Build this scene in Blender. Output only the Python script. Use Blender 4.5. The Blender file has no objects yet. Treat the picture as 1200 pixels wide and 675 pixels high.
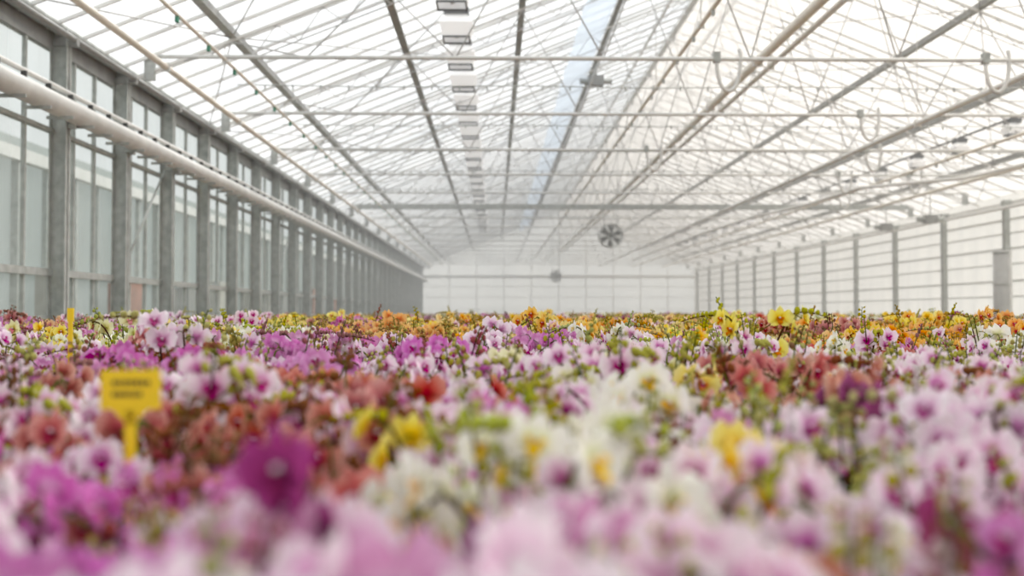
import bpy, math, random
from mathutils import Vector, Matrix, noise
random.seed(7)
S = bpy.context.scene
COL = S.collection
EYE = 1.6
# ------------------------------------------------------------------ materials
def new_mat(name):
    m = bpy.data.materials.new(name); m.use_nodes = True
    nt = m.node_tree; nt.nodes.clear()
    out = nt.nodes.new('ShaderNodeOutputMaterial')
    return m, nt, out
def N(nt, t, **kw):
    n = nt.nodes.new(t)
    for k, v in kw.items(): setattr(n, k, v)
    return n
def pbr(name, col, rough=0.6, metal=0.0, var=0.12, scale=6.0, bump=0.0, emit=0.0):
    m, nt, out = new_mat(name)
    b = N(nt, 'ShaderNodeBsdfPrincipled')
    b.inputs['Roughness'].default_value = rough
    b.inputs['Metallic'].default_value = metal
    if emit:
        b.inputs['Emission Color'].default_value=(*col,1); b.inputs['Emission Strength'].default_value=emit
    tc = N(nt, 'ShaderNodeTexCoord'); nz = N(nt, 'ShaderNodeTexNoise')
    nz.inputs['Scale'].default_value = scale; nz.inputs['Detail'].default_value = 4
    nt.links.new(tc.outputs['Object'], nz.inputs['Vector'])
    r = N(nt, 'ShaderNodeValToRGB')
    r.color_ramp.elements[0].position = 0.3; r.color_ramp.elements[1].position = 0.7
    r.color_ramp.elements[0].color = (*[c*(1-var) for c in col], 1)
    r.color_ramp.elements[1].color = (*[min(1, c*(1+var)) for c in col], 1)
    nt.links.new(nz.outputs['Fac'], r.inputs['Fac'])
    nt.links.new(r.outputs['Color'], b.inputs['Base Color'])
    if bump:
        bp = N(nt, 'ShaderNodeBump'); bp.inputs['Strength'].default_value = bump
        nt.links.new(nz.outputs['Fac'], bp.inputs['Height']); nt.links.new(bp.outputs['Normal'], b.inputs['Normal'])
    nt.links.new(b.outputs[0], out.inputs[0])
    return m
def sheet(name, col, transp, gloss=0.0, stripes=0.0, tcol=None):
    """translucent greenhouse sheet: transparent + translucent (+ slight gloss)"""
    m, nt, out = new_mat(name)
    tr = N(nt, 'ShaderNodeBsdfTransparent'); tr.inputs[0].default_value = (*(tcol or col), 1)
    tl = N(nt, 'ShaderNodeBsdfTranslucent'); tl.inputs[0].default_value = (*col, 1)
    df = N(nt, 'ShaderNodeBsdfDiffuse'); df.inputs[0].default_value = (*col, 1)
    m0 = N(nt, 'ShaderNodeMixShader'); m0.inputs[0].default_value = 0.3
    nt.links.new(tl.outputs[0], m0.inputs[1]); nt.links.new(df.outputs[0], m0.inputs[2])
    mx = N(nt, 'ShaderNodeMixShader'); mx.inputs[0].default_value = transp
    nt.links.new(m0.outputs[0], mx.inputs[1]); nt.links.new(tr.outputs[0], mx.inputs[2])
    tc = N(nt, 'ShaderNodeTexCoord'); nz = N(nt, 'ShaderNodeTexNoise')
    mp = N(nt, 'ShaderNodeMapping'); mp.inputs['Scale'].default_value = (0.25, 1.4, 0.25)
    nz.inputs['Scale'].default_value = 1.3; nz.inputs['Detail'].default_value = 3
    nt.links.new(tc.outputs['Object'], mp.inputs[0]); nt.links.new(mp.outputs[0], nz.inputs['Vector'])
    mr = N(nt, 'ShaderNodeMapRange')
    mr.inputs[1].default_value = 0.3; mr.inputs[2].default_value = 0.7
    mr.inputs[3].default_value = max(0, transp-stripes); mr.inputs[4].default_value = min(1, transp+stripes)
    nt.links.new(nz.outputs['Fac'], mr.inputs[0]); nt.links.new(mr.outputs[0], mx.inputs[0])
    last = mx
    if gloss:
        g = N(nt, 'ShaderNodeBsdfGlossy'); g.inputs['Roughness'].default_value = 0.12
        m2 = N(nt, 'ShaderNodeMixShader'); m2.inputs[0].default_value = gloss
        nt.links.new(mx.outputs[0], m2.inputs[1]); nt.links.new(g.outputs[0], m2.inputs[2]); last = m2
    nt.links.new(last.outputs[0], out.inputs[0])
    return m
M_GALV = pbr('galvanised_steel', (0.40, 0.42, 0.405), 0.5, 0.15, 0.22, 9)
M_DARKST = pbr('dark_steel', (0.29, 0.295, 0.29), 0.55, 0.1, 0.15, 5)
M_WHITEP = pbr('white_paint', (0.82, 0.82, 0.80), 0.4, 0, 0.05, 4)
M_CREAMP = pbr('cream_pipe', (0.86, 0.81, 0.72), 0.4, 0, 0.06, 4)
M_LGREY = pbr('light_grey_metal', (0.70, 0.70, 0.68), 0.4, 0.0, 0.1, 4)
M_ROD = pbr('zinc_rod', (0.48, 0.485, 0.48), 0.5, 0.1, 0.1, 4)
M_BLACK = pbr('black_plastic', (0.05, 0.05, 0.05), 0.5)
M_GREENCL = pbr('green_clip', (0.03, 0.22, 0.13), 0.5)
M_CONC = pbr('concrete', (0.42, 0.41, 0.38), 0.85, 0, 0.15, 3, 0.2)
M_GROUND = pbr('gravel', (0.30, 0.29, 0.25), 0.9, 0, 0.25, 12, 0.3)
M_BENCH = pbr('bench_metal', (0.10, 0.10, 0.09), 0.5, 0.3)
M_YELLOW = pbr('yellow_card', (0.95, 0.66, 0.004), 0.5, 0, 0.03)
M_INK = pbr('label_ink', (0.10, 0.06, 0.01), 0.7)
M_RUST = pbr('red_brown_crates', (0.30, 0.13, 0.09), 0.8, 0, 0.3, 2)
M_LAMP = pbr('lamp_white_glow', (0.95, 0.95, 0.95), 0.35, 0, 0.03, emit=0.20)  # faint emission added so the housings look white, standing in for daylight on them
M_LAMPGREY = pbr('lamp_ballast_grey', (0.17, 0.18, 0.19), 0.5, 0, 0.1, 4)
M_ROOFL = sheet('whitewashed_glass', (0.93, 0.95, 0.96), 0.60, 0, 0.3, (0.88, 0.90, 0.91))
M_ROOFR = sheet('cream_diffuse_glass', (0.94, 0.91, 0.86), 0.55, 0, 0.15, (0.81, 0.785, 0.745))
M_BLUE = sheet('pale_screen_film', (0.72, 0.79, 0.87), 0.2, 0, 0.06)
M_FILM = sheet('white_curtain_film', (0.99, 0.99, 0.99), 0.5, 0, 0.05)
M_GLASS = sheet('side_glass', (0.68, 0.72, 0.70), 0.74, 0.07, 0.08, (0.80, 0.84, 0.82))
M_HAZEGL = sheet('frosted_end_glass', (0.88, 0.89, 0.87), 0.3, 0.0, 0.1)
M_RWALL = sheet('right_wall_glass', (0.80, 0.78, 0.73), 0.45, 0.03, 0.1, (0.82,0.80,0.75))

# ------------------------------------------------------------------ mesh builder
class MB:
    def __init__(s): s.v=[]; s.f=[]; s.m=[]; s.mats=[]; s.sm=[]
    def mi(s, mat):
        if mat not in s.mats: s.mats.append(mat)
        return s.mats.index(mat)
    def quad(s, a, b, c, d, mat):
        i=len(s.v); s.v += [tuple(a),tuple(b),tuple(c),tuple(d)]; s.f.append((i,i+1,i+2,i+3)); s.m.append(s.mi(mat)); s.sm.append(False)
    def box(s, x0,x1,y0,y1,z0,z1, mat):
        i=len(s.v); k=s.mi(mat)
        s.v += [(x0,y0,z0),(x1,y0,z0),(x1,y1,z0),(x0,y1,z0),(x0,y0,z1),(x1,y0,z1),(x1,y1,z1),(x0,y1,z1)]
        for f in [(0,3,2,1),(4,5,6,7),(0,1,5,4),(1,2,6,5),(2,3,7,6),(3,0,4,7)]:
            s.f.append(tuple(i+j for j in f)); s.m.append(k); s.sm.append(False)
    def beam(s, p0, p1, w, h, mat, up=(0,0,1)):
        p0=Vector(p0); p1=Vector(p1); d=(p1-p0).normalized(); u=Vector(up)
        a=d.cross(u)
        if a.length<1e-4: a=d.cross(Vector((0,1,0)))
        a.normalize(); b=a.cross(d).normalized(); a*=w/2; b*=h/2
        i=len(s.v); k=s.mi(mat)
        for p in (p0,p1):
            for q in (-a-b,a-b,a+b,-a+b): s.v.append(tuple(p+q))
        for f in [(3,2,1,0),(4,5,6,7),(0,1,5,4),(1,2,6,5),(2,3,7,6),(3,0,4,7)]:
            s.f.append(tuple(i+j for j in f)); s.m.append(k); s.sm.append(False)
    def tube(s, pts, r, mat, n=8, r1=None):
        pts=[Vector(p) for p in pts]; k=s.mi(mat); base=len(s.v)
        rr=[r]*len(pts) if r1 is None else [r+(r1-r)*i/(len(pts)-1) for i in range(len(pts))]
        prev=None
        for j,p in enumerate(pts):
            d=(pts[min(j+1,len(pts)-1)]-pts[max(j-1,0)]).normalized()
            a=d.cross(Vector((0,0,1))) if prev is None else prev-d*prev.dot(d)
            if a.length<1e-3: a=d.cross(Vector((0,1,0)))
            a.normalize(); prev=a; b=d.cross(a)
            for q in range(n):
                t=2*math.pi*q/n; s.v.append(tuple(p+(a*math.cos(t)+b*math.sin(t))*rr[j]))
        for j in range(len(pts)-1):
            for q in range(n):
                a0=base+j*n+q; a1=base+j*n+(q+1)%n
                s.f.append((a0,a1,a1+n,a0+n)); s.m.append(k); s.sm.append(True)
        s.f.append(tuple(base+q for q in range(n))[::-1]); s.m.append(k); s.sm.append(False)
        e=base+(len(pts)-1)*n
        s.f.append(tuple(e+q for q in range(n))); s.m.append(k); s.sm.append(False)
    def mesh(s, name):
        me=bpy.data.meshes.new(name); me.from_pydata(s.v,[],s.f)
        for mt in s.mats: me.materials.append(mt)
        me.polygons.foreach_set('material_index', s.m); me.polygons.foreach_set('use_smooth', s.sm)
        me.update(); return me
    def obj(s, name, loc=(0,0,0), parent=None):
        o=bpy.data.objects.new(name, s.mesh(name)); o.location=loc; COL.objects.link(o)
        if parent: o.parent=parent
        return o

# ------------------------------------------------------------------ dimensions
XL, XR, XM = -5.5, 15.1, 4.8
Y0, Y1 = -5.86, 75.0
ZE = EYE+3.5
SL = 0.40
ZR = ZE+SL*(XM-XL)
def roofz(x): return ZE+SL*(x-XL) if x<=XM else ZR-SL*(x-XM)
POSTP=2.02; P0=12.34
posts=[P0+POSTP*k for k in range(-9, 31)]
trs=[14.36+4.04*k for k in range(-5, 16)]
PURL=[-3.8,-1.65,0.5,2.65,6.95,9.1,11.25,13.4]

# floor, ground
b=MB(); b.box(XL-0.2,XR+0.2,Y0-0.2,Y1+0.2,-0.12,0,M_CONC); b.obj('floor')
b=MB(); b.quad((-150,-60,-0.13),(150,-60,-0.13),(150,250,-0.13),(-150,250,-0.13),M_GROUND); b.obj('ground_outside')

# roofs
def roof(name, xa, xb, mat, step):
    b=MB()
    b.quad((xa,Y0,roofz(xa)),(xb,Y0,roofz(xb)),(xb,Y1,roofz(xb)),(xa,Y1,roofz(xa)),mat)
    y=Y0
    while y<=Y1:
        b.beam((xa,y,roofz(xa)-0.03),(xb,y,roofz(xb)-0.03),0.032,0.045,M_LGREY)
        y+=step
    o=b.obj(name)
    return o
roof('roof_left',XL,XM,M_ROOFL,0.72)
roof('roof_right',XM,XR,M_ROOFR,1.01)
# purlins + ridge
for px in PURL:
    b=MB(); z=roofz(px)-0.13
    b.beam((px,Y0,z),(px,Y1,z),0.075,0.12,M_DARKST)
    b.beam((px,Y0,z-0.065),(px,Y1,z-0.065),0.13,0.012,M_GALV)
    b.obj('roof_purlin')
b=MB()
b.beam((XM,Y0,ZR-0.08),(XM,Y1,ZR-0.08),0.16,0.12,M_LGREY)
b.beam((XM-0.75,Y0,roofz(XM-0.75)-0.1),(XM-0.75,Y1,roofz(XM-0.75)-0.1),0.06,0.08,M_LGREY)
b.beam((XM+0.75,Y0,roofz(XM+0.75)-0.1),(XM+0.75,Y1,roofz(XM+0.75)-0.1),0.06,0.08,M_LGREY)
b.obj('roof_ridge_beam')

# truss
ZT=EYE+3.7
def truss(thick):
    b=MB()
    for xa,xb in ((XL+0.1,XM),(XM,XR-0.1)):
        b.beam((xa,0,roofz(xa)-0.24),(xb,0,roofz(xb)-0.24),0.035,0.045,M_LGREY)
    if thick: b.beam((XL+0.55,0,ZT),(XR-0.6,0,ZT),0.12,0.18,M_GALV)
    else: b.tube([(XL+0.55,0,ZT),(XR-0.6,0,ZT)],0.032,M_LGREY)
    xs=[XL+1.0]+[p for p in PURL if p<XM]+[XM]+[p for p in PURL if p>XM]+[XR-1.0]
    for i in range(len(xs)-1):
        xa,xb=xs[i],xs[i+1]; xm=(xa+xb)/2
        b.tube([(xa,0,roofz(xa)-0.26),(xm,0,ZT)],0.012,M_ROD,6)
        b.tube([(xm,0,ZT),(xb,0,roofz(xb)-0.26)],0.012,M_ROD,6)
    for xa,xb in ((XL+2.0,XM-0.3),(XM+0.3,XR-2.0)):
        b.tube([(xa,0,roofz(xa)-0.62),(xb,0,roofz(xb)-0.62)],0.010,M_ROD,6)
        n=12
        for i in range(n):
            x0=xa+(xb-xa)*i/n; x1=xa+(xb-xa)*(i+0.5)/n; x2=xa+(xb-xa)*(i+1)/n
            b.tube([(x0,0,roofz(x0)-0.62),(x1,0,roofz(x1)-0.26)],0.007,M_ROD,4)
            b.tube([(x1,0,roofz(x1)-0.26),(x2,0,roofz(x2)-0.62)],0.007,M_ROD,4)
    b.box(XL+0.45,XL+0.6,-0.03,0.03,ZT-0.35,ZT+0.06,M_GALV)
    b.box(XR-0.62,XR-0.45,-0.03,0.03,ZT-0.35,ZT+0.06,M_GALV)
    return b.mesh('roof_truss')
tm=truss(False); tmt=truss(True)
for i,y in enumerate(trs):
    o=bpy.data.objects.new('roof_truss', tmt if i==10 else tm); o.location=(0,y,0); COL.objects.link(o)
b=MB()
ps=[XL+0.2]+[p for p in PURL if p<XM]+[XM]
pr=[XM]+[p for p in PURL if p>XM]+[XR-0.2]
for k in range(len(trs)-1):
    for lst in (ps,pr):
        for i in range(len(lst)-1):
            if (k+i)%2==0: a,c=lst[i],lst[i+1]
            else: a,c=lst[i+1],lst[i]
            b.tube([(a,trs[k],roofz(a)-0.2),(c,trs[k+1],roofz(c)-0.2)],0.011,M_ROD,5)
            if lst is pr: b.tube([(c,trs[k],roofz(c)-0.3),(a,trs[k+1],roofz(a)-0.3)],0.011,M_ROD,5)
b.obj('roof_bracing_rods')

# ------------------------------------------------------------------ left wall
b=MB()
b.quad((XL,Y0,0),(XL,Y1,0),(XL,Y1,ZE),(XL,Y0,ZE),M_GLASS)
for y in posts:
    b.box(XL+0.02,XL+0.035,y-0.07,y+0.07,0,ZE,M_GALV)
    b.box(XL+0.215,XL+0.23,y-0.07,y+0.07,0,ZE,M_GALV)
    b.box(XL+0.02,XL+0.23,y-0.012,y+0.012,0,ZE,M_GALV)
    for f in (0.33,0.66):
        b.box(XL-0.02,XL+0.03,y+POSTP*f-0.02,y+POSTP*f+0.02,0.5,ZE,M_GALV)
for z,h in ((EYE+0.50,0.09),(EYE-0.05,0.04),(EYE+2.25,0.05),(0.5,0.1)):
    b.box(XL-0.03,XL+0.06,Y0,Y1,z-h/2,z+h/2,M_GALV)
b.box(XL-0.05,XL+0.02,Y0,Y1,0,0.5,M_CONC)
for k,y in enumerate(posts):
    if k%5==0: b.tube([(XL+0.12,y+0.1,EYE+0.6),(XL+0.12,y+POSTP*0.98,EYE+2.4)],0.02,M_GALV,6)
b.obj('wall_left')
b=MB()
b.tube([(XL+0.33,Y0,EYE+2.46),(XL+0.33,Y1,EYE+2.46)],0.13,M_LGREY,16)
b.tube([(XL+0.22,Y0,EYE+2.72),(XL+0.22,Y1,EYE+2.72)],0.035,M_WHITEP,8)
y=Y0
while y<Y1:
    b.box(XL+0.30,XL+0.36,y,y+0.03,EYE+2.59,EYE+2.66,M_BLACK)
    b.box(XL+0.18,XL+0.50,y+0.3,y+0.32,EYE+2.30,EYE+2.34,M_GALV)
    y+=0.6
for y in posts: b.box(XL+0.2,XL+0.32,y-0.03,y+0.03,EYE+2.28,EYE+2.66,M_GALV)
b.obj('wall_gutter_pipe')
b=MB()
b.tube([(XL+0.12,Y0,ZE+0.02),(XL+0.12,Y1,ZE+0.02)],0.085,M_GALV,12)
b.tube([(XL+0.30,Y0,ZE-0.12),(XL+0.30,Y1,ZE-0.12)],0.04,M_DARKST,8)
b.box(XL-0.05,XL+0.04,Y0,Y1,ZE-0.25,ZE+0.02,M_DARKST)
for y in posts: b.box(XL+0.02,XL+0.34,y-0.04,y+0.04,ZE-0.2,ZE-0.1,M_DARKST)
b.obj('eave_rail')

# ------------------------------------------------------------------ right wall
b=MB()
ZW=EYE+3.3
b.quad((XR,Y0,0),(XR,Y1,0),(XR,Y1,roofz(XR)),(XR,Y0,roofz(XR)),M_RWALL)
yy=28.8-4.04*8
while yy<Y1:
    b.box(XR-0.24,XR-0.08,yy-0.08,yy+0.08,0,ZW,M_GALV)
    b.box(XR-0.26,XR-0.02,yy-0.10,yy+0.10,ZW-0.12,ZW,M_GALV)
    yy+=4.04
for z,h in ((EYE-0.2,0.08),(EYE+0.5,0.03),(EYE+0.95,0.05),(EYE+1.45,0.03),(EYE+1.9,0.05),(EYE+2.35,0.03),(EYE+2.75,0.05),(EYE+3.2,0.14)):
    b.box(XR-0.05,XR+0.02,Y0,Y1,z-h/2,z+h/2,M_LGREY)
b.tube([(XR-0.35,Y0,ZW-0.25),(XR-0.35,Y1,ZW-0.25)],0.05,M_WHITEP,8)
b.obj('wall_right')

# ------------------------------------------------------------------ end walls
def gable(name, y, mat, s):
    b=MB(); i=len(b.v)
    b.v += [(XL,y,0),(XR,y,0),(XR,y,roofz(XR)),(XM,y,ZR),(XL,y,ZE)]; b.f.append((0,1,2,3,4)); b.m.append(b.mi(mat)); b.sm.append(False)
    x=XL
    while x<=XR+0.01:
        b.box(x-0.03,x+0.03,y-0.1*s-0.04,y-0.1*s+0.04,0,roofz(min(x,XR)),M_LGREY); x+=2.06
    for z in (EYE+0.3,EYE+1.2,EYE+2.0,):
        b.box(XL,XR,y-0.06*s-0.02,y-0.06*s+0.02,z-0.02,z+0.02,M_LGREY)
    b.box(XL,XR,y-0.2*s-0.06,y-0.2*s+0.06,EYE+2.62,EYE+2.85,M_WHITEP)
    b.box(XL,XR,y-0.2*s-0.05,y-0.2*s+0.05,0,0.7,M_CONC)
    b.obj(name)
gable('wall_back',Y1,M_HAZEGL,1)
gable('wall_front',Y0,M_HAZEGL,-1)

# scattering mist volume for the distant haze, filling the far part of the house (outward-facing closed prism)
b=MB(); ya,yb=18.0,Y1-0.3; sec=[(XL+0.3,0.05),(XR-0.3,0.05),(XR-0.3,roofz(XR-0.3)-0.02),(XM,ZR-0.02),(XL+0.3,roofz(XL+0.3)-0.02)]
for yq in (ya,yb): b.v += [(x,yq,z) for x,z in sec]
b.f=[(0,1,2,3,4),(9,8,7,6,5)]+[(i,i+5,(i+1)%5+5,(i+1)%5) for i in range(5)]
mm,nt,out=new_mat('mist')
vs=nt.nodes.new('ShaderNodeVolumeScatter'); vs.inputs['Color'].default_value=(1,1,1,1); vs.inputs['Density'].default_value=0.017; vs.inputs['Anisotropy'].default_value=0.0
nt.links.new(vs.outputs[0],out.inputs['Volume'])
b.mats=[mm]; b.m=[0]*7; b.sm=[False]*7
b.obj('mist_haze')

# ------------------------------------------------------------------ overhead pipes
def longpipe(name, x, z, r, mat, hook=None, clips=None):
    b=MB(); b.tube([(x,Y0+0.6,z),(x,Y1-0.6,z)],r,mat,10)
    for y in trs:
        zt=roofz(x)-0.2
        b.tube([(x,y,z),(x,y,zt)],0.008,M_LGREY,5)
        b.box(x-r-0.015,x+r+0.015,y-0.02,y+0.02,z-r-0.015,z+r+0.015,M_LGREY)
    if clips:
        y=Y0+0.5
        while y<Y1-1:
            b.box(x-0.02,x+0.02,y-0.03,y+0.03,z-r-0.07,z-r+0.005,clips); y+=1.35
    b.obj(name)
longpipe('heating_pipe',-4.75,EYE+3.55,0.05,M_CREAMP)
longpipe('irrigation_pipe',-3.9,EYE+3.66,0.026,M_CREAMP,clips=M_GREENCL)
longpipe('heating_pipe',4.9,EYE+4.70,0.085,M_CREAMP)
longpipe('heating_pipe',5.15,EYE+4.62,0.05,M_WHITEP)
longpipe('irrigation_pipe',3.0,EYE+4.2,0.035,M_CREAMP,clips=M_GALV)
longpipe('heating_pipe',7.9,EYE+3.55,0.05,M_WHITEP)
longpipe('irrigation_pipe',10.3,EYE+3.5,0.035,M_CREAMP,clips=M_GALV)
longpipe('heating_pipe',12.6,EYE+3.5,0.05,M_CREAMP)

for y in (16.2,19.6,22.7,25.9,29.8,38.0):
    b=MB()
    n=24; pts=[]
    for i in range(n+1):
        x=-4.2+(XR-1.2+4.2)*i/n
        pts.append((x,y,EYE+3.72-0.03*math.sin(i*math.pi*4/n)**2))
    b.tube(pts,0.010,M_GALV,5)
    for i in range(1,40):
        x=-4.2+(XR-1.2+4.2)*i/40
        b.box(x-0.012,x+0.012,y-0.012,y+0.012,EYE+3.64,EYE+3.72,M_GALV)
    b.obj('screen_support_wire')
def hoseloop(x,y,w=0.35,d=0.5):
    b=MB(); pts=[]
    for i in range(15):
        t=math.pi*(0.0+1.15*i/14)
        pts.append((x-w/2*math.cos(t)+0.0, y, ZT+0.03-d*math.sin(t)**0.8 if t<math.pi else ZT+0.03+0.25*(t-math.pi)))
    b.tube(pts,0.03,M_LGREY,8); b.box(x-w/2-0.05,x-w/2+0.05,y-0.05,y+0.05,ZT-0.05,ZT+0.1,M_GALV)
    b.obj('hose_loop')
for x,y in ((3.4,14.36),(7.35,14.36),(7.0,18.4),(8.6,22.4),(3.6,22.4),(9.4,26.5),(11.3,26.5),(10.8,30.5)): hoseloop(x,y)
b=MB()
pts=[(14.6,22.4,EYE+3.3),(13,22.6,EYE+3.62),(11.5,24,EYE+3.3),(9.6,26,EYE+3.3),(9.2,29,EYE+3.2),(8.6,33,EYE+3.2),(8.3,40,EYE+3.2),(8.3,60,EYE+3.2)]
b.tube(pts,0.045,M_WHITEP,8); b.obj('water_supply_hose')

# ------------------------------------------------------------------ screens/films
def pleated(name,x0,x1,za,zb,ya,yb,mat,amp,step=0.5):
    b=MB(); k=b.mi(mat); n=int((yb-ya)/step); base=len(b.v)
    for i in range(n+1):
        y=ya+(yb-ya)*i/n; o=amp*math.sin(i*1.9)+amp*0.5*math.sin(i*0.37)
        b.v += [(x0+o,y,za),((x0+x1)/2-o*0.6,y,(za+zb)/2),(x1+o*0.4,y,zb)]
    for i in range(n):
        for j in range(2):
            a=base+i*3+j; b.f.append((a,a+1,a+4,a+3)); b.m.append(k); b.sm.append(True)
    return b.obj(name)
pleated('ridge_curtain',XM,XM+0.02,EYE+4.95,ZR-0.15,8,Y1-1,M_FILM,0.015)
pleated('folded_shade_screen',1.75,2.5,roofz(1.75)-0.35,roofz(2.5)-0.25,2,Y1-1,M_BLUE,0.02)

# ------------------------------------------------------------------ grow lamps
def lamp_row(name,x,z,ya,yb,step,s=1.0):
    b=MB(); y=ya; k=b.mi(M_LAMP)
    while y<yb:
        zt=z+0.15*s; zb=z-0.22*s; wt=0.21*s; wb=0.27*s
        i=len(b.v)
        b.v += [(x-wt*0.8,y-wt*0.8,zt),(x+wt*0.8,y-wt*0.8,zt),(x+wt*0.8,y+wt*0.8,zt),(x-wt*0.8,y+wt*0.8,zt),(x-wb,y-wb,z),(x+wb,y-wb,z),(x+wb,y+wb,z),(x-wb,y+wb,z),(x-wt,y-wt,zb),(x+wt,y-wt,zb),(x+wt,y+wt,zb),(x-wt,y+wt,zb)]
        for f in [(0,1,2,3),(0,4,5,1),(1,5,6,2),(2,6,7,3),(3,7,4,0),(4,8,9,5),(5,9,10,6),(6,10,11,7),(7,11,8,4)]:
            b.f.append(tuple(i+j for j in f)); b.m.append(k); b.sm.append(False)
        b.tube([(x,y-0.14*s,zb+0.1),(x,y+0.14*s,zb+0.1)],0.04*s,M_LGREY,8)
        for sx in (-1,1):
            b.box(x+sx*wt-0.014,x+sx*wt+0.014,y-wt,y+wt,zb-0.02,zb+0.012,M_LAMPGREY)
            b.box(x-wt,x+wt,y+sx*wt-0.014,y+sx*wt+0.014,zb-0.02,zb+0.012,M_LAMPGREY)
        b.box(x-0.20*s,x+0.20*s,y-0.22*s,y+0.22*s,zt,zt+0.11,M_LAMPGREY)
        b.tube([(x,y,zt+0.1),(x,y,roofz(x)-0.1)],0.012,M_DARKST,6)
        y+=step
    b.tube([(x,ya-1,z+0.34*s),(x,yb,z+0.34*s)],0.03,M_LAMPGREY,6)
    b.obj(name)
lamp_row('grow_lamp_row',-0.66,EYE+4.93,17.0-1.9*8,60,1.9,1.06)
lamp_row('grow_lamp_row',11.9,EYE+4.25,20,66,2.6,0.7)

# ------------------------------------------------------------------ fans
def fan(x,y,z,r):
    e=bpy.data.objects.new('ventilation_fan',None); e.location=(x,y,z); COL.objects.link(e)
    b=MB(); n=28
    for rr,yy in ((r,-0.12),(r,0.12),(r*0.75,-0.14),(r*0.5,-0.15),(r*0.28,-0.16)):
        pts=[(rr*math.cos(2*math.pi*i/n),yy,rr*math.sin(2*math.pi*i/n)) for i in range(n+1)]
        b.tube(pts,0.02 if rr==r else 0.012,M_GALV,6)
    for i in range(20):
        t=2*math.pi*i/20; b.tube([(0.1*r*math.cos(t),-0.16,0.1*r*math.sin(t)),(r*math.cos(t),-0.12,r*math.sin(t))],0.010,M_GALV,4)
    for i in range(n):
        t0=2*math.pi*i/n; t1=2*math.pi*(i+1)/n
        b.quad((r*math.cos(t0),-0.12,r*math.sin(t0)),(r*math.cos(t1),-0.12,r*math.sin(t1)),(r*math.cos(t1),0.12,r*math.sin(t1)),(r*math.cos(t0),0.12,r*math.sin(t0)),M_LGREY)
    b.obj('housing',parent=e)
    b=MB()
    for i in range(6):
        t=2*math.pi*i/6
        def P(a,rr,yy): return (rr*math.cos(a),yy,rr*math.sin(a))
        b.quad(P(t,0.12*r,-0.05),P(t+0.15,0.93*r,-0.07),P(t+0.75,0.9*r,0.06),P(t+0.9,0.12*r,0.04),M_BLACK)
    b.tube([(0,-0.13,0),(0,0.2,0)],0.2*r,M_BLACK,12)
    b.obj('blades',parent=e)
    b=MB(); 
    for sx in (-0.6,0.6): b.tube([(sx*r,0,0.8*r),(sx*r,0,roofz(x)-z-0.2)],0.012,M_GALV,6)
    b.obj('hanger_rods',parent=e)
fan(4.43,38.0,EYE+2.96,0.45)
fan(4.38,71.5,EYE+2.65,0.42)

def motor(x,y,z):
    b=MB(); b.box(-0.2,0.2,-0.14,0.14,-0.13,0.13,M_DARKST); b.tube([(-0.42,0,0),(0.42,0,0)],0.08,M_GALV,10)
    b.tube([(0,0,0.1),(0,0,roofz(x)-z-0.12)],0.02,M_GALV,6); b.obj('screen_motor',(x,y,z))
motor(2.65,26,EYE+6.2-0.1); motor(13.9,31.5,EYE+3.0); motor(14.1,35.6,EYE+3.1)

b=MB()
b.tube([(0,0,0),(0,0,3.4)],0.24,M_ROD,14); b.tube([(0.12,-0.2,0),(0.12,-0.2,3.35)],0.06,M_LGREY,8)
for z in (0.6,1.5,2.4,3.3): b.tube([(0,0,z),(0,0,z+0.05)],0.255,M_GALV,14)
b.obj('rolled_screen_column',(14.5,28.2,0))

# neighbouring greenhouse beyond the left glass
b=MB()
M_NG=sheet('neighbour_glass',(0.44,0.48,0.47),0.3,0,0.15,(0.54,0.58,0.57))
xn=-9.4
b.quad((xn-0.1,-10,0.9),(xn-0.1,85,0.9),(xn-0.1,85,4.6),(xn-0.1,-10,4.6),M_NG)
b.box(xn-0.2,xn,-10,85,0,0.9,M_CONC)
y=-10
while y<85:
    b.box(xn-0.1,xn+0.05,y-0.06,y+0.06,0,4.7,M_GALV); b.box(xn-0.1,xn+0.0,y+1.3,y+1.36,0,4.7,M_GALV); y+=2.7
b.box(xn-0.1,xn+0.1,-10,85,4.6,4.85,M_LGREY)
b.box(xn-0.1,xn+0.03,-10,85,2.4,2.5,M_LGREY)
b.quad((xn,-10,4.8),(xn,85,4.8),(xn-5,85,6.9),(xn-5,-10,6.9),M_NG)
y=8
while y<60:
    h=random.uniform(0.4,1.3); b.box(xn+0.2,xn+0.6,y,y+random.uniform(0.6,1.6),0.9 if h>0.8 else 0,2.0+h*0.7,random.choice((M_RUST,M_DARKST,M_CONC))); y+=random.uniform(2.0,5)
b.obj('neighbouring_greenhouse')

# ------------------------------------------------------------------ benches
ZB=0.885
for (xa,xb) in ((-5.0,-1.9),(-1.8,1.7),(1.8,5.3),(5.4,8.9),(9.0,12.6)):
    b=MB(); b.box(xa,xb,-2.0,73,ZB-0.05,ZB,M_BENCH)
    for x in (xa,xb-0.03): b.box(x,x+0.03,-2.0,73,ZB-0.06,ZB+0.07,M_LGREY)
    y=-1.5
    while y<73:
        for x in (xa+0.3,xb-0.35): b.box(x,x+0.05,y,y+0.05,0,ZB-0.05,M_GALV)
        y+=3
    b.obj('growing_bench')

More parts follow.
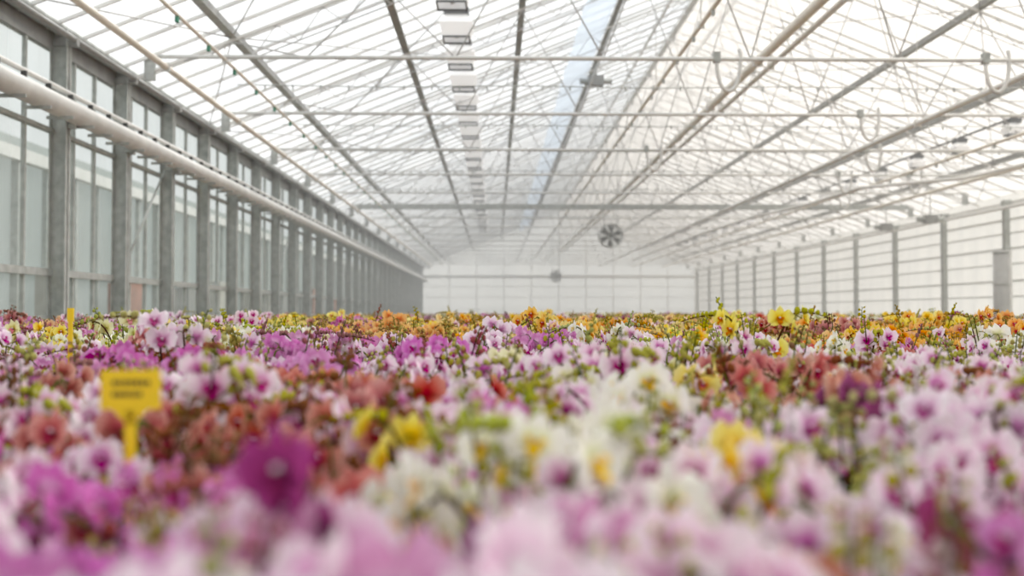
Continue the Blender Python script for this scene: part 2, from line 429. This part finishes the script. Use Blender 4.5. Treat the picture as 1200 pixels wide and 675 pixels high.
# ------------------------------------------------------------------ orchids
def petal_mat(name, c0, c1, c2, vein=0.0, vcol=(0.5,0.05,0.3), transl=0.32):
    m, nt, out = new_mat(name)
    at=N(nt,'ShaderNodeAttribute'); at.attribute_name='pt'
    sp=N(nt,'ShaderNodeSeparateColor'); nt.links.new(at.outputs['Color'],sp.inputs[0])
    r=N(nt,'ShaderNodeValToRGB'); e=r.color_ramp.elements
    e[0].position=0.12; e[0].color=(*c0,1); e[1].position=1.0; e[1].color=(*c2,1)
    x=e.new(0.5); x.color=(*c1,1)
    nt.links.new(sp.outputs[0],r.inputs['Fac'])
    col=r.outputs['Color']
    if vein>0:
        mu=N(nt,'ShaderNodeMath',operation='MULTIPLY'); mu.inputs[1].default_value=34
        nt.links.new(sp.outputs[1],mu.inputs[0])
        si=N(nt,'ShaderNodeMath',operation='SINE'); nt.links.new(mu.outputs[0],si.inputs[0])
        mr=N(nt,'ShaderNodeMapRange'); mr.inputs[1].default_value=0.3; mr.inputs[2].default_value=1.0; mr.inputs[3].default_value=0; mr.inputs[4].default_value=vein
        nt.links.new(si.outputs[0],mr.inputs[0])
        mx=N(nt,'ShaderNodeMix',data_type='RGBA'); mx.inputs['B'].default_value=(*vcol,1)
        nt.links.new(mr.outputs[0],mx.inputs['Factor']); nt.links.new(col,mx.inputs['A']); col=mx.outputs['Result']
    oi=N(nt,'ShaderNodeObjectInfo')
    hs=N(nt,'ShaderNodeHueSaturation')
    a=N(nt,'ShaderNodeMapRange'); a.inputs[3].default_value=0.485; a.inputs[4].default_value=0.515
    nt.links.new(oi.outputs['Random'],a.inputs[0]); nt.links.new(a.outputs[0],hs.inputs['Hue'])
    a2=N(nt,'ShaderNodeMapRange'); a2.inputs[3].default_value=0.8; a2.inputs[4].default_value=1.25
    w=N(nt,'ShaderNodeMath',operation='FRACT'); w2=N(nt,'ShaderNodeMath',operation='MULTIPLY'); w2.inputs[1].default_value=17.3
    nt.links.new(oi.outputs['Random'],w2.inputs[0]); nt.links.new(w2.outputs[0],w.inputs[0]); nt.links.new(w.outputs[0],a2.inputs[0])
    nt.links.new(a2.outputs[0],hs.inputs['Saturation'])
    nt.links.new(col,hs.inputs['Color'])
    d=N(nt,'ShaderNodeBsdfDiffuse'); t=N(nt,'ShaderNodeBsdfTranslucent'); mx=N(nt,'ShaderNodeMixShader'); mx.inputs[0].default_value=transl
    nt.links.new(hs.outputs[0],d.inputs[0]); nt.links.new(hs.outputs[0],t.inputs[0])
    nt.links.new(d.outputs[0],mx.inputs[1]); nt.links.new(t.outputs[0],mx.inputs[2]); nt.links.new(mx.outputs[0],out.inputs[0])
    return m
def simple_leafy(name,c,tr=0.2):
    return petal_mat(name,c,c,tuple(min(1,k*1.2) for k in c),0,transl=tr)
M_STEM=simple_leafy('spike_green',(0.11,0.14,0.025)); M_STEMR=simple_leafy('spike_brown',(0.07,0.025,0.015))
M_LEAF=simple_leafy('orchid_leaf',(0.03,0.075,0.012)); M_POT=pbr('clear_pot',(0.08,0.055,0.04),0.4)
M_COLMN=simple_leafy('column_white',(0.85,0.75,0.80))
VAR={ # name: petal ramp, lip, bud
 'blush_white': (petal_mat('p_blush',(0.58,0.14,0.42),(0.92,0.72,0.86),(0.96,0.93,0.95)), simple_leafy('l_blush',(0.42,0.015,0.19)), simple_leafy('b_blush',(0.42,0.40,0.10))),
 'lilac': (petal_mat('p_lilac',(0.86,0.55,0.78),(0.66,0.21,0.52),(0.83,0.45,0.74),0.25,(0.44,0.04,0.30)), simple_leafy('l_lilac',(0.38,0.008,0.14)), simple_leafy('b_lilac',(0.30,0.11,0.10))),
 'magenta': (petal_mat('p_mag',(0.36,0.025,0.17),(0.30,0.010,0.13),(0.46,0.04,0.25),0.2,(0.2,0,0.1)), simple_leafy('l_mag',(0.22,0.0,0.06)), simple_leafy('b_mag',(0.25,0.10,0.08))),
 'white': (petal_mat('p_white',(0.80,0.82,0.50),(0.94,0.94,0.86),(0.96,0.96,0.94)), simple_leafy('l_white',(0.83,0.56,0.11)), simple_leafy('b_white',(0.42,0.46,0.11))),
 'yellow': (petal_mat('p_yel',(0.80,0.50,0.06),(0.92,0.76,0.18),(0.94,0.85,0.36)), simple_leafy('l_yel',(0.62,0.15,0.04)), simple_leafy('b_yel',(0.42,0.38,0.05))),
 'orange': (petal_mat('p_or',(0.74,0.22,0.05),(0.90,0.53,0.15),(0.94,0.68,0.30),0.2,(0.66,0.17,0.06)), simple_leafy('l_or',(0.50,0.05,0.06)), simple_leafy('b_or',(0.42,0.27,0.06))),
 'coral': (petal_mat('p_cor',(0.46,0.06,0.07),(0.62,0.22,0.18),(0.84,0.51,0.43),0.3,(0.34,0.045,0.05)), simple_leafy('l_cor',(0.32,0.02,0.05)), simple_leafy('b_cor',(0.21,0.085,0.04))),
 'green_cream': (petal_mat('p_gc',(0.55,0.50,0.11),(0.84,0.84,0.46),(0.92,0.92,0.69)), simple_leafy('l_gc',(0.78,0.30,0.32)), simple_leafy('b_gc',(0.33,0.37,0.06))),
}
class Plant:
    def __init__(s): s.v=[]; s.f=[]; s.m=[]; s.c=[]
    def grid(s, fn, nu, nv, mi):
        base=len(s.v)
        for i in range(nu+1):
            for j in range(nv+1):
                p,c=fn(i/nu,j/nv); s.v.append(tuple(p)); s.c.append(c)
        for i in range(nu):
            for j in range(nv):
                a=base+i*(nv+1)+j; s.f.append((a,a+1,a+nv+2,a+nv+1)); s.m.append(mi)
    def tube(s,pts,r0,r1,mi,n=5):
        pts=[Vector(p) for p in pts]; base=len(s.v); prev=None
        for j,p in enumerate(pts):
            d=(pts[min(j+1,len(pts)-1)]-pts[max(j-1,0)]).normalized()
            a=d.cross(Vector((0.3,0.1,1))) if prev is None else prev-d*prev.dot(d)
            a.normalize(); prev=a; b=d.cross(a); r=r0+(r1-r0)*j/(len(pts)-1)
            for q in range(n):
                t=2*math.pi*q/n; s.v.append(tuple(p+(a*math.cos(t)+b*math.sin(t))*r)); s.c.append((0.5,0,0,1))
        for j in range(len(pts)-1):
            for q in range(n):
                a0=base+j*n+q; a1=base+j*n+(q+1)%n; s.f.append((a0,a1,a1+n,a0+n)); s.m.append(mi)
    def ell(s,M,rx,ry,rz,mi,nu=6,nv=7):
        def fn(u,v):
            th=math.pi*u; ph=2*math.pi*v
            return M@Vector((rx*math.sin(th)*math.cos(ph),ry*math.sin(th)*math.sin(ph),rz*math.cos(th))),(0.4+0.6*u,0,0,1)
        s.grid(fn,nu,nv,mi)
    def blossom(s,pos,normal,size,rng):
        n=Vector(normal).normalized(); up=Vector((0,0,1)); x=up.cross(n).normalized(); y=n.cross(x)
        M=Matrix((x,y,n)).transposed().to_4x4(); M.translation=Vector(pos)
        M=M@Matrix.Rotation(rng.uniform(-0.35,0.35),4,'Z')@Matrix.Scale(size,4)
        openn=rng.uniform(0.75,1.1)
        def petal(ang,L,Wd,kind,z0,lift):
            ca,sa=math.cos(ang),math.sin(ang); ru=rng.uniform(-0.003,0.003); tw=rng.uniform(-0.15,0.15)
            def fn(t,ss):
                q=ss*2-1
                if kind: wd=Wd*(t**0.75)*math.sqrt(max(0,1-t**4.5))*1.12+0.0015
                else: wd=Wd*math.sin(math.pi*min(1,(0.10+0.90*t))**0.9)**0.75 if t<1 else 0.0006
                r=L*t*openn*(1-0.06*q*q)
                lx=r; ly=wd*q
                z=z0+lift*math.sin(t*1.9)*0.012-0.010*t*t*t*(1.4-openn)*-1.0 -0.22*abs(ly)*abs(q)*(1 if kind else -0.6)+ru*math.sin(5*q+3*t)+tw*ly
                return M@Vector((ca*lx-sa*ly,sa*lx+ca*ly,z)),(t,ss,0,1)
            s.grid(fn,6,4,0)
        petal(math.radians(90),0.040,0.0145,False,-0.002,0.6)
        petal(math.radians(218),0.038,0.0140,False,-0.002,0.6)
        petal(math.radians(322),0.038,0.0140,False,-0.002,0.6)
        petal(math.radians(12),0.045,0.027,True,0.001,1.0)
        petal(math.radians(168),0.045,0.027,True,0.001,1.0)
        def lip(t,ss):
            q=ss*2-1; w=0.009*math.sin(math.pi*(0.15+0.8*t))
            return M@Vector((w*q,-0.004-0.017*t,0.004+0.014*math.sin(t*2.4)-0.004*abs(q))),(t,ss,0,1)
        s.grid(lip,4,2,1)
        for sg in (-1,1):
            def sl(t,ss,sg=sg):
                q=ss*2-1; return M@Vector((sg*(0.002+0.010*t),-0.003+0.006*q*math.sin(math.pi*(0.2+0.7*t))+0.004*t,0.004+0.011*t)),(t,ss,0,1)
            s.grid(sl,3,2,1)
        s.ell(M@Matrix.Translation((0,0.002,0.007)),0.0035,0.0035,0.007,6,4,5)
    def mesh(s,name,mats):
        me=bpy.data.meshes.new(name); me.from_pydata(s.v,[],s.f)
        for m in mats: me.materials.append(m)
        me.polygons.foreach_set('material_index',s.m); me.polygons.foreach_set('use_smooth',[True]*len(s.f))
        at=me.color_attributes.new('pt','FLOAT_COLOR','POINT')
        at.data.foreach_set('color',[k for c in s.c for k in c]); me.update(); return me
def make_plant(seed, nsp, nfl, bsize, nbud=4, upright=0.0, nbare=1):
    rng=random.Random(seed); P=Plant()
    n=12
    def pot(u,v):
        z=0.12*u; r=0.045+0.015*u; return Vector((r*math.cos(2*math.pi*v),r*math.sin(2*math.pi*v),z)),(0.5,0,0,1)
    P.grid(pot,2,n,5)
    for i in range(5):
        a=rng.uniform(0,0.5)+i*2*math.pi/5; L=rng.uniform(0.14,0.2)
        def leaf(t,ss,a=a,L=L):
            q=ss*2-1; w=0.034*math.sin(math.pi*min(1,0.08+0.92*t)**0.9)**0.7 if t<1 else 0
            r=L*t; z=0.12+0.09*math.sin(t*2.2)+0.25*abs(q)*w
            return Vector((r*math.cos(a)-w*q*math.sin(a),r*math.sin(a)+w*q*math.cos(a),z)),(t,ss,0,1)
        P.grid(leaf,6,2,4)
    a0=rng.uniform(0,6.28)
    def buds(start,e,sd,st,nb,upr,s_start=0.0115):
        ext=[start+e*0.013*i+Vector((0,0,-0.0015*i*i*(1-upr))) for i in range(nb+1)]
        P.tube(ext,0.0024,0.0014,st,4)
        for i in range(nb):
            p=ext[i]+sd*(0.011 if i%2 else -0.011)+Vector((0,0,0.004))
            s0=s_start-(s_start-0.004)*i/nb
            P.tube([ext[i],p],0.0013,0.0013,st,4)
            Mx=Matrix.Translation(p)@Matrix.Rotation(rng.uniform(-0.6,0.6),4,'X')
            P.ell(Mx,s0*0.78,s0*0.78,s0,7,5,6)
    for k in range(nsp):
        a=a0+k*2*math.pi/nsp+rng.uniform(-0.5,0.5); H=rng.uniform(0.44,0.56); out=rng.uniform(0.09,0.15)
        d=Vector((math.cos(a),math.sin(a),0)); sd=Vector((-d.y,d.x,0))
        pts=[]; NN=16
        for i in range(NN+1):
            t=i/NN
            r=0.01+out*(t**1.8)*1.5*(1-0.5*upright)
            z=0.11+(H-0.11)*math.sin(min(1.0,t*(1.22-0.25*upright))*math.pi/2)-(0.10*max(0,t-0.75)*2)*(1-upright)+0.04*upright*t
            pts.append(d*r+Vector((0,0,z))+sd*0.008*math.sin(t*9+k))
        st=2 if rng.random()<0.5 else 3
        P.tube(pts,0.0040,0.0026,st)
        for i in range(nfl):
            t=0.52+(0.42-0.12*upright)*i/max(1,nfl-1); f=t*NN; i0=int(f); p=pts[i0].lerp(pts[min(NN,i0+1)],f-i0)
            side=1 if i%2 else -1
            q=p+sd*side*rng.uniform(0.018,0.038)+Vector((0,0,rng.uniform(-0.008,0.02)))+d*rng.uniform(0,0.02)
            P.tube([p,(p+q)/2+Vector((0,0,0.006)),q],0.0016,0.0016,2,4)
            nd=d*1.0+sd*side*rng.uniform(0.1,0.8)+Vector((0,0,rng.uniform(-0.1,0.45)))
            P.blossom(q+nd.normalized()*0.006,nd,bsize*rng.uniform(0.85,1.08)*(1.05-0.25*i/nfl),rng)
        buds(pts[NN],(pts[NN]-pts[NN-1]).normalized(),sd,st,nbud,upright)
    for k in range(nbare):
        a=rng.uniform(0,6.28); d=Vector((math.cos(a),math.sin(a),0)); sd=Vector((-d.y,d.x,0)); H=rng.uniform(0.47,0.56)
        pts=[d*(0.02+0.09*(i/8)**1.6)+Vector((0,0,0.12+(H-0.14)*(i/8)**0.95)) for i in range(9)]
        P.tube(pts,0.0034,0.0022,rng.choice((2,3)),5)
        for j in (5,6,7):
            p=pts[j]; q=p+sd*rng.choice((-1,1))*0.03+Vector((0,0,0.022))
            P.tube([p,q],0.0018,0.0014,2,4); P.ell(Matrix.Translation(q),0.008,0.008,0.010,7,5,6)
        buds(pts[-1],(pts[-1]-pts[-2]).normalized(),sd,2,5,0.7,0.0100)
    return P
def scatter(name, coll, pts):
    me=bpy.data.meshes.new(name); me.from_pydata([p[0] for p in pts],[],[])
    a=me.attributes.new('idx','INT','POINT'); a.data.foreach_set('value',[p[1] for p in pts])
    a=me.attributes.new('rot','FLOAT_VECTOR','POINT'); a.data.foreach_set('vector',[k for p in pts for k in p[2]])
    a=me.attributes.new('scl','FLOAT','POINT'); a.data.foreach_set('value',[p[3] for p in pts])
    o=bpy.data.objects.new(name,me); COL.objects.link(o)
    g=bpy.data.node_groups.new(name+'_scatter','GeometryNodeTree')
    g.interface.new_socket('Geometry',in_out='INPUT',socket_type='NodeSocketGeometry')
    g.interface.new_socket('Geometry',in_out='OUTPUT',socket_type='NodeSocketGeometry')
    gi=g.nodes.new('NodeGroupInput'); go=g.nodes.new('NodeGroupOutput')
    ip=g.nodes.new('GeometryNodeInstanceOnPoints'); ci=g.nodes.new('GeometryNodeCollectionInfo')
    ci.inputs['Collection'].default_value=coll; ci.inputs['Separate Children'].default_value=True; ci.inputs['Reset Children'].default_value=True
    def na(nm,t):
        x=g.nodes.new('GeometryNodeInputNamedAttribute'); x.data_type=t; x.inputs['Name'].default_value=nm; return x.outputs[0]
    g.links.new(gi.outputs[0],ip.inputs['Points']); g.links.new(ci.outputs[0],ip.inputs['Instance'])
    ip.inputs['Pick Instance'].default_value=True
    g.links.new(na('idx','INT'),ip.inputs['Instance Index'])
    e2r=g.nodes.new('FunctionNodeEulerToRotation'); g.links.new(na('rot','FLOAT_VECTOR'),e2r.inputs[0]); g.links.new(e2r.outputs[0],ip.inputs['Rotation'])
    g.links.new(na('scl','FLOAT'),ip.inputs['Scale']); g.links.new(ip.outputs[0],go.inputs[0])
    md=o.modifiers.new('scatter','NODES'); md.node_group=g
    return o
shapes=[make_plant(11,2,8,1.05),make_plant(23,3,6,0.98),make_plant(37,2,7,1.12),make_plant(51,2,4,0.98,9,0.8,2),make_plant(67,3,5,1.08,6,0.3,2),make_plant(91,3,6,1.38,3,0,0),make_plant(95,1,4,1.25,2,0.9,0)]
NS=5
colls={}
for vn,(pm,lm,bm) in VAR.items():
    c=bpy.data.collections.new('template_'+vn); colls[vn]=c
    for i,P in enumerate(shapes):
        me=P.mesh('%s_orchid_plant_%d'%(vn,i),[pm,lm,M_STEM,M_STEMR,M_LEAF,M_POT,M_COLMN,bm])
        c.objects.link(bpy.data.objects.new(me.name,me))

# colour beds (x, y, rx, ry, variety weights) in metres on the benches
PATCH=[
 (-0.36,0.82,0.24,0.22,{'lilac':6,'blush_white':2.5}),
 (-0.02,0.80,0.22,0.15,{'blush_white':6,'lilac':1}),
 (0.02,1.22,0.05,0.07,{'white':1}),
 (0.18,1.24,0.11,0.14,{'yellow':1}),
 (-0.50,1.14,0.36,0.24,{'lilac':4,'coral':4,'blush_white':3}),
 (0.38,1.0,0.32,0.36,{'blush_white':5,'lilac':2.5,'coral':0.9,'green_cream':0.9,'white':0.8,'magenta':0.3}),
 (0.72,1.6,0.08,0.1,{'magenta':1}),
 (-0.45,1.50,0.36,0.34,{'coral':6,'lilac':1.2,'blush_white':1.5}),
 (-0.30,1.92,0.28,0.22,{'coral':4,'blush_white':1}),
 (-0.72,2.5,0.22,0.30,{'coral':1}),
 (0.92,2.15,0.30,0.30,{'coral':4,'blush_white':1.4,'yellow':0.4}),
 (0.38,2.95,0.32,0.25,{'yellow':3,'green_cream':1}),
 (0.26,1.9,0.54,0.65,{'blush_white':6,'white':1.6,'lilac':0.9}),
 (-1.45,3.1,0.40,0.60,{'lilac':3,'blush_white':3,'magenta':0.4}),
 (-1.75,5.6,0.75,1.5,{'green_cream':2,'white':2,'yellow':1.2}),
 (-0.15,4.0,0.85,1.3,{'lilac':3.5,'magenta':0.3,'blush_white':3}),
 (1.15,4.6,0.55,1.0,{'white':3,'blush_white':2}),
 (2.05,6.2,0.35,0.45,{'coral':1}),
 (2.9,6.6,1.0,1.7,{'orange':4,'yellow':1}),
 (0.9,7.5,1.6,2.0,{'yellow':3,'orange':3,'blush_white':0.6}),
 (0.6,11,3.2,3.0,{'orange':4,'yellow':3,'coral':0.3,'lilac':0.5}),
]
NEARW={'blush_white':6,'lilac':2.2,'coral':1.3,'white':1.6,'yellow':0.8,'green_cream':0.7,'magenta':0.15}
FARW={'orange':2.7,'yellow':2.5,'lilac':1.6,'blush_white':2.0,'magenta':0.4,'white':1.3,'coral':0.9}
def wpick(rng,w):
    k=list(w); return rng.choices(k,[w[q] for q in k])[0]
def variety(x,y,rng):
    nx=x+0.05*noise.noise(Vector((x*6,y*6,0))); ny=y+0.1*noise.noise(Vector((x*5,y*5,3)))
    for (px,py,rx,ry,w) in PATCH:
        if ((nx-px)/rx)**2+((ny-py)/ry)**2<1:
            return wpick(rng,w)
    s=0.5 if y<5 else 1.2
    cell=random.Random(int(math.floor(nx/s))*7919+int(math.floor(ny/(s*1.6)))*104729+5)
    v=wpick(cell,NEARW if y<5 else FARW)
    if rng.random()<0.12: v=wpick(rng,NEARW if y<5 else FARW)
    return v
rng=random.Random(99)
pts={k:[] for k in VAR}
HERO=[('blush_white',-0.14,0.70,1.06,5),('blush_white',0.03,0.68,1.06,5),('lilac',-0.05,0.80,1.04,5),('blush_white',-0.05,0.72,1.02,5),
 ('white',0.01,1.06,1.10,6),('white',0.04,1.10,1.08,2),('lilac',-0.12,1.0,1.03,0),
 ('yellow',0.17,1.25,1.06,2),('blush_white',0.16,1.0,1.02,4),('coral',0.62,2.0,1.10,1),('lilac',-0.38,0.76,0.98,5),('lilac',-0.28,0.70,0.98,5),
 ('coral',1.95,6.3,1.25,1),('coral',2.1,6.1,1.25,4),('lilac',0.28,5.0,1.22,2),('lilac',0.12,5.1,1.2,0)]
for vn,x,y,sc,i in HERO: pts[vn].append(((x,y,ZB),i,(0,0,rng.uniform(0,6.28)),sc))
pts['magenta'] += [((-0.08,0.90,ZB),6,(0,0,2.0),1.09),((0.47,0.82,ZB),6,(0,0,0.6),0.98)]
def scat(xa,xb,ya,yb,sp,wedge):
    y=ya
    while y<yb:
        x=xa+rng.uniform(0,sp)
        while x<xb:
            px=x+rng.uniform(-0.35,0.35)*sp; py=y+rng.uniform(-0.35,0.35)*sp
            x+=sp
            if wedge and abs(px)>0.62*py+1.3: continue
            v=variety(px,py,rng)
            hs=noise.noise(Vector((px*1.6,py*1.6,7)))
            g=0.08 if py>3 else (0.065 if py>1.8 else 0.045)
            sc=1.0+0.10*hs+max(-2*g,min(2.0*g,rng.gauss(0,g)))
            if py>6: sc+=0.06
            if rng.random()<0.05 and py>3: sc*=1.13
            sc=min(sc,1.34)
            if py<1.1: sc=min(sc,1.0)
            if -0.66<px<-0.30 and 0.9<py<1.5: sc=min(sc,0.94)
            i=rng.choices(range(NS),[3,3,3,2.6 if py>1.2 else 0,3])[0]
            pts[v].append(((px,py,ZB),i,(rng.gauss(0,0.07),rng.gauss(0,0.07),rng.uniform(0,6.283)),sc))
        y+=sp*0.9
scat(-5.0,12.5,0.62,9.0,0.155,True)
scat(-5.0,12.5,9.0,22.0,0.21,True)
scat(-5.0,12.5,22.0,72.5,0.36,False)
for k in pts: scatter(k+'_orchids',colls[k],pts[k])
print('PLANTS',sum(len(v) for v in pts.values()))

# ------------------------------------------------------------------ labels
def label(x,y,ztop,w,h,zb,rot):
    b=MB(); t=0.002
    b.box(-w/2,w/2,-t,t,ztop-h,ztop,M_YELLOW)
    b.box(-w*0.09,w*0.09,-t,t,zb,ztop-h,M_YELLOW)
    b.v += [(-w*0.3,-t,ztop-h),(w*0.3,-t,ztop-h),(0,-t,ztop-h*1.45)]; b.f.append((len(b.v)-3,len(b.v)-1,len(b.v)-2)); b.m.append(b.mi(M_YELLOW)); b.sm.append(False)
    for r,(z0,hh) in enumerate(((0.26,0.13),(0.55,0.13))):
        xx=-w*0.3
        while xx<w*(0.28-0.1*r):
            ww=w*random.uniform(0.05,0.09); b.box(xx,xx+ww,-t-0.0008,-t,ztop-h*(z0+hh),ztop-h*z0,M_INK); xx+=ww+w*0.02
    o=b.obj('yellow_plant_label',(x,y,0)); o.rotation_euler=(0,0,rot)
label(-0.515,1.42,EYE-0.080,0.083,0.056,ZB+0.1,0.05)
b=MB(); b.box(-0.008,0.008,-0.002,0.002,ZB+0.1,EYE+0.018,M_YELLOW); b.box(-0.011,0.011,-0.003,0.003,EYE-0.03,EYE+0.018,M_YELLOW); b.obj('yellow_marker_stake',(-1.48,3.5,0))

# ------------------------------------------------------------------ light
w=bpy.data.worlds.new('overcast_sky'); S.world=w; w.use_nodes=True; nt=w.node_tree; nt.nodes.clear()
out=nt.nodes.new('ShaderNodeOutputWorld'); bg=nt.nodes.new('ShaderNodeBackground')
tc=nt.nodes.new('ShaderNodeTexCoord'); sx=nt.nodes.new('ShaderNodeSeparateXYZ'); rp=nt.nodes.new('ShaderNodeValToRGB')
rp.color_ramp.elements[0].position=0.0; rp.color_ramp.elements[0].color=(0.62,0.64,0.65,1)
rp.color_ramp.elements[1].position=0.40; rp.color_ramp.elements[1].color=(0.98,0.98,0.98,1)
nt.links.new(tc.outputs['Generated'],sx.inputs[0]); nt.links.new(sx.outputs[2],rp.inputs[0]); nt.links.new(rp.outputs[0],bg.inputs[0])
bg.inputs[1].default_value=1.4; nt.links.new(bg.outputs[0],out.inputs[0])
l=bpy.data.lights.new('sun','SUN'); l.energy=6.0; l.angle=math.radians(35); l.color=(1,0.95,0.89)
o=bpy.data.objects.new('sun',l); o.rotation_euler=(math.radians(-25),math.radians(28),0); COL.objects.link(o)

# ------------------------------------------------------------------ camera
cd=bpy.data.cameras.new('camera'); cam=bpy.data.objects.new('camera',cd); COL.objects.link(cam)
cd.lens=35; cd.sensor_width=36; cd.clip_start=0.05; cd.clip_end=600
cam.location=(0,0,EYE)
cam.rotation_euler=(math.radians(90+1.448),0,-math.radians(0.98))
cd.dof.use_dof=True; cd.dof.focus_distance=5.0; cd.dof.aperture_fstop=1.8
S.camera=cam
S.view_settings.view_transform='Standard'
S.view_settings.gamma=1.08
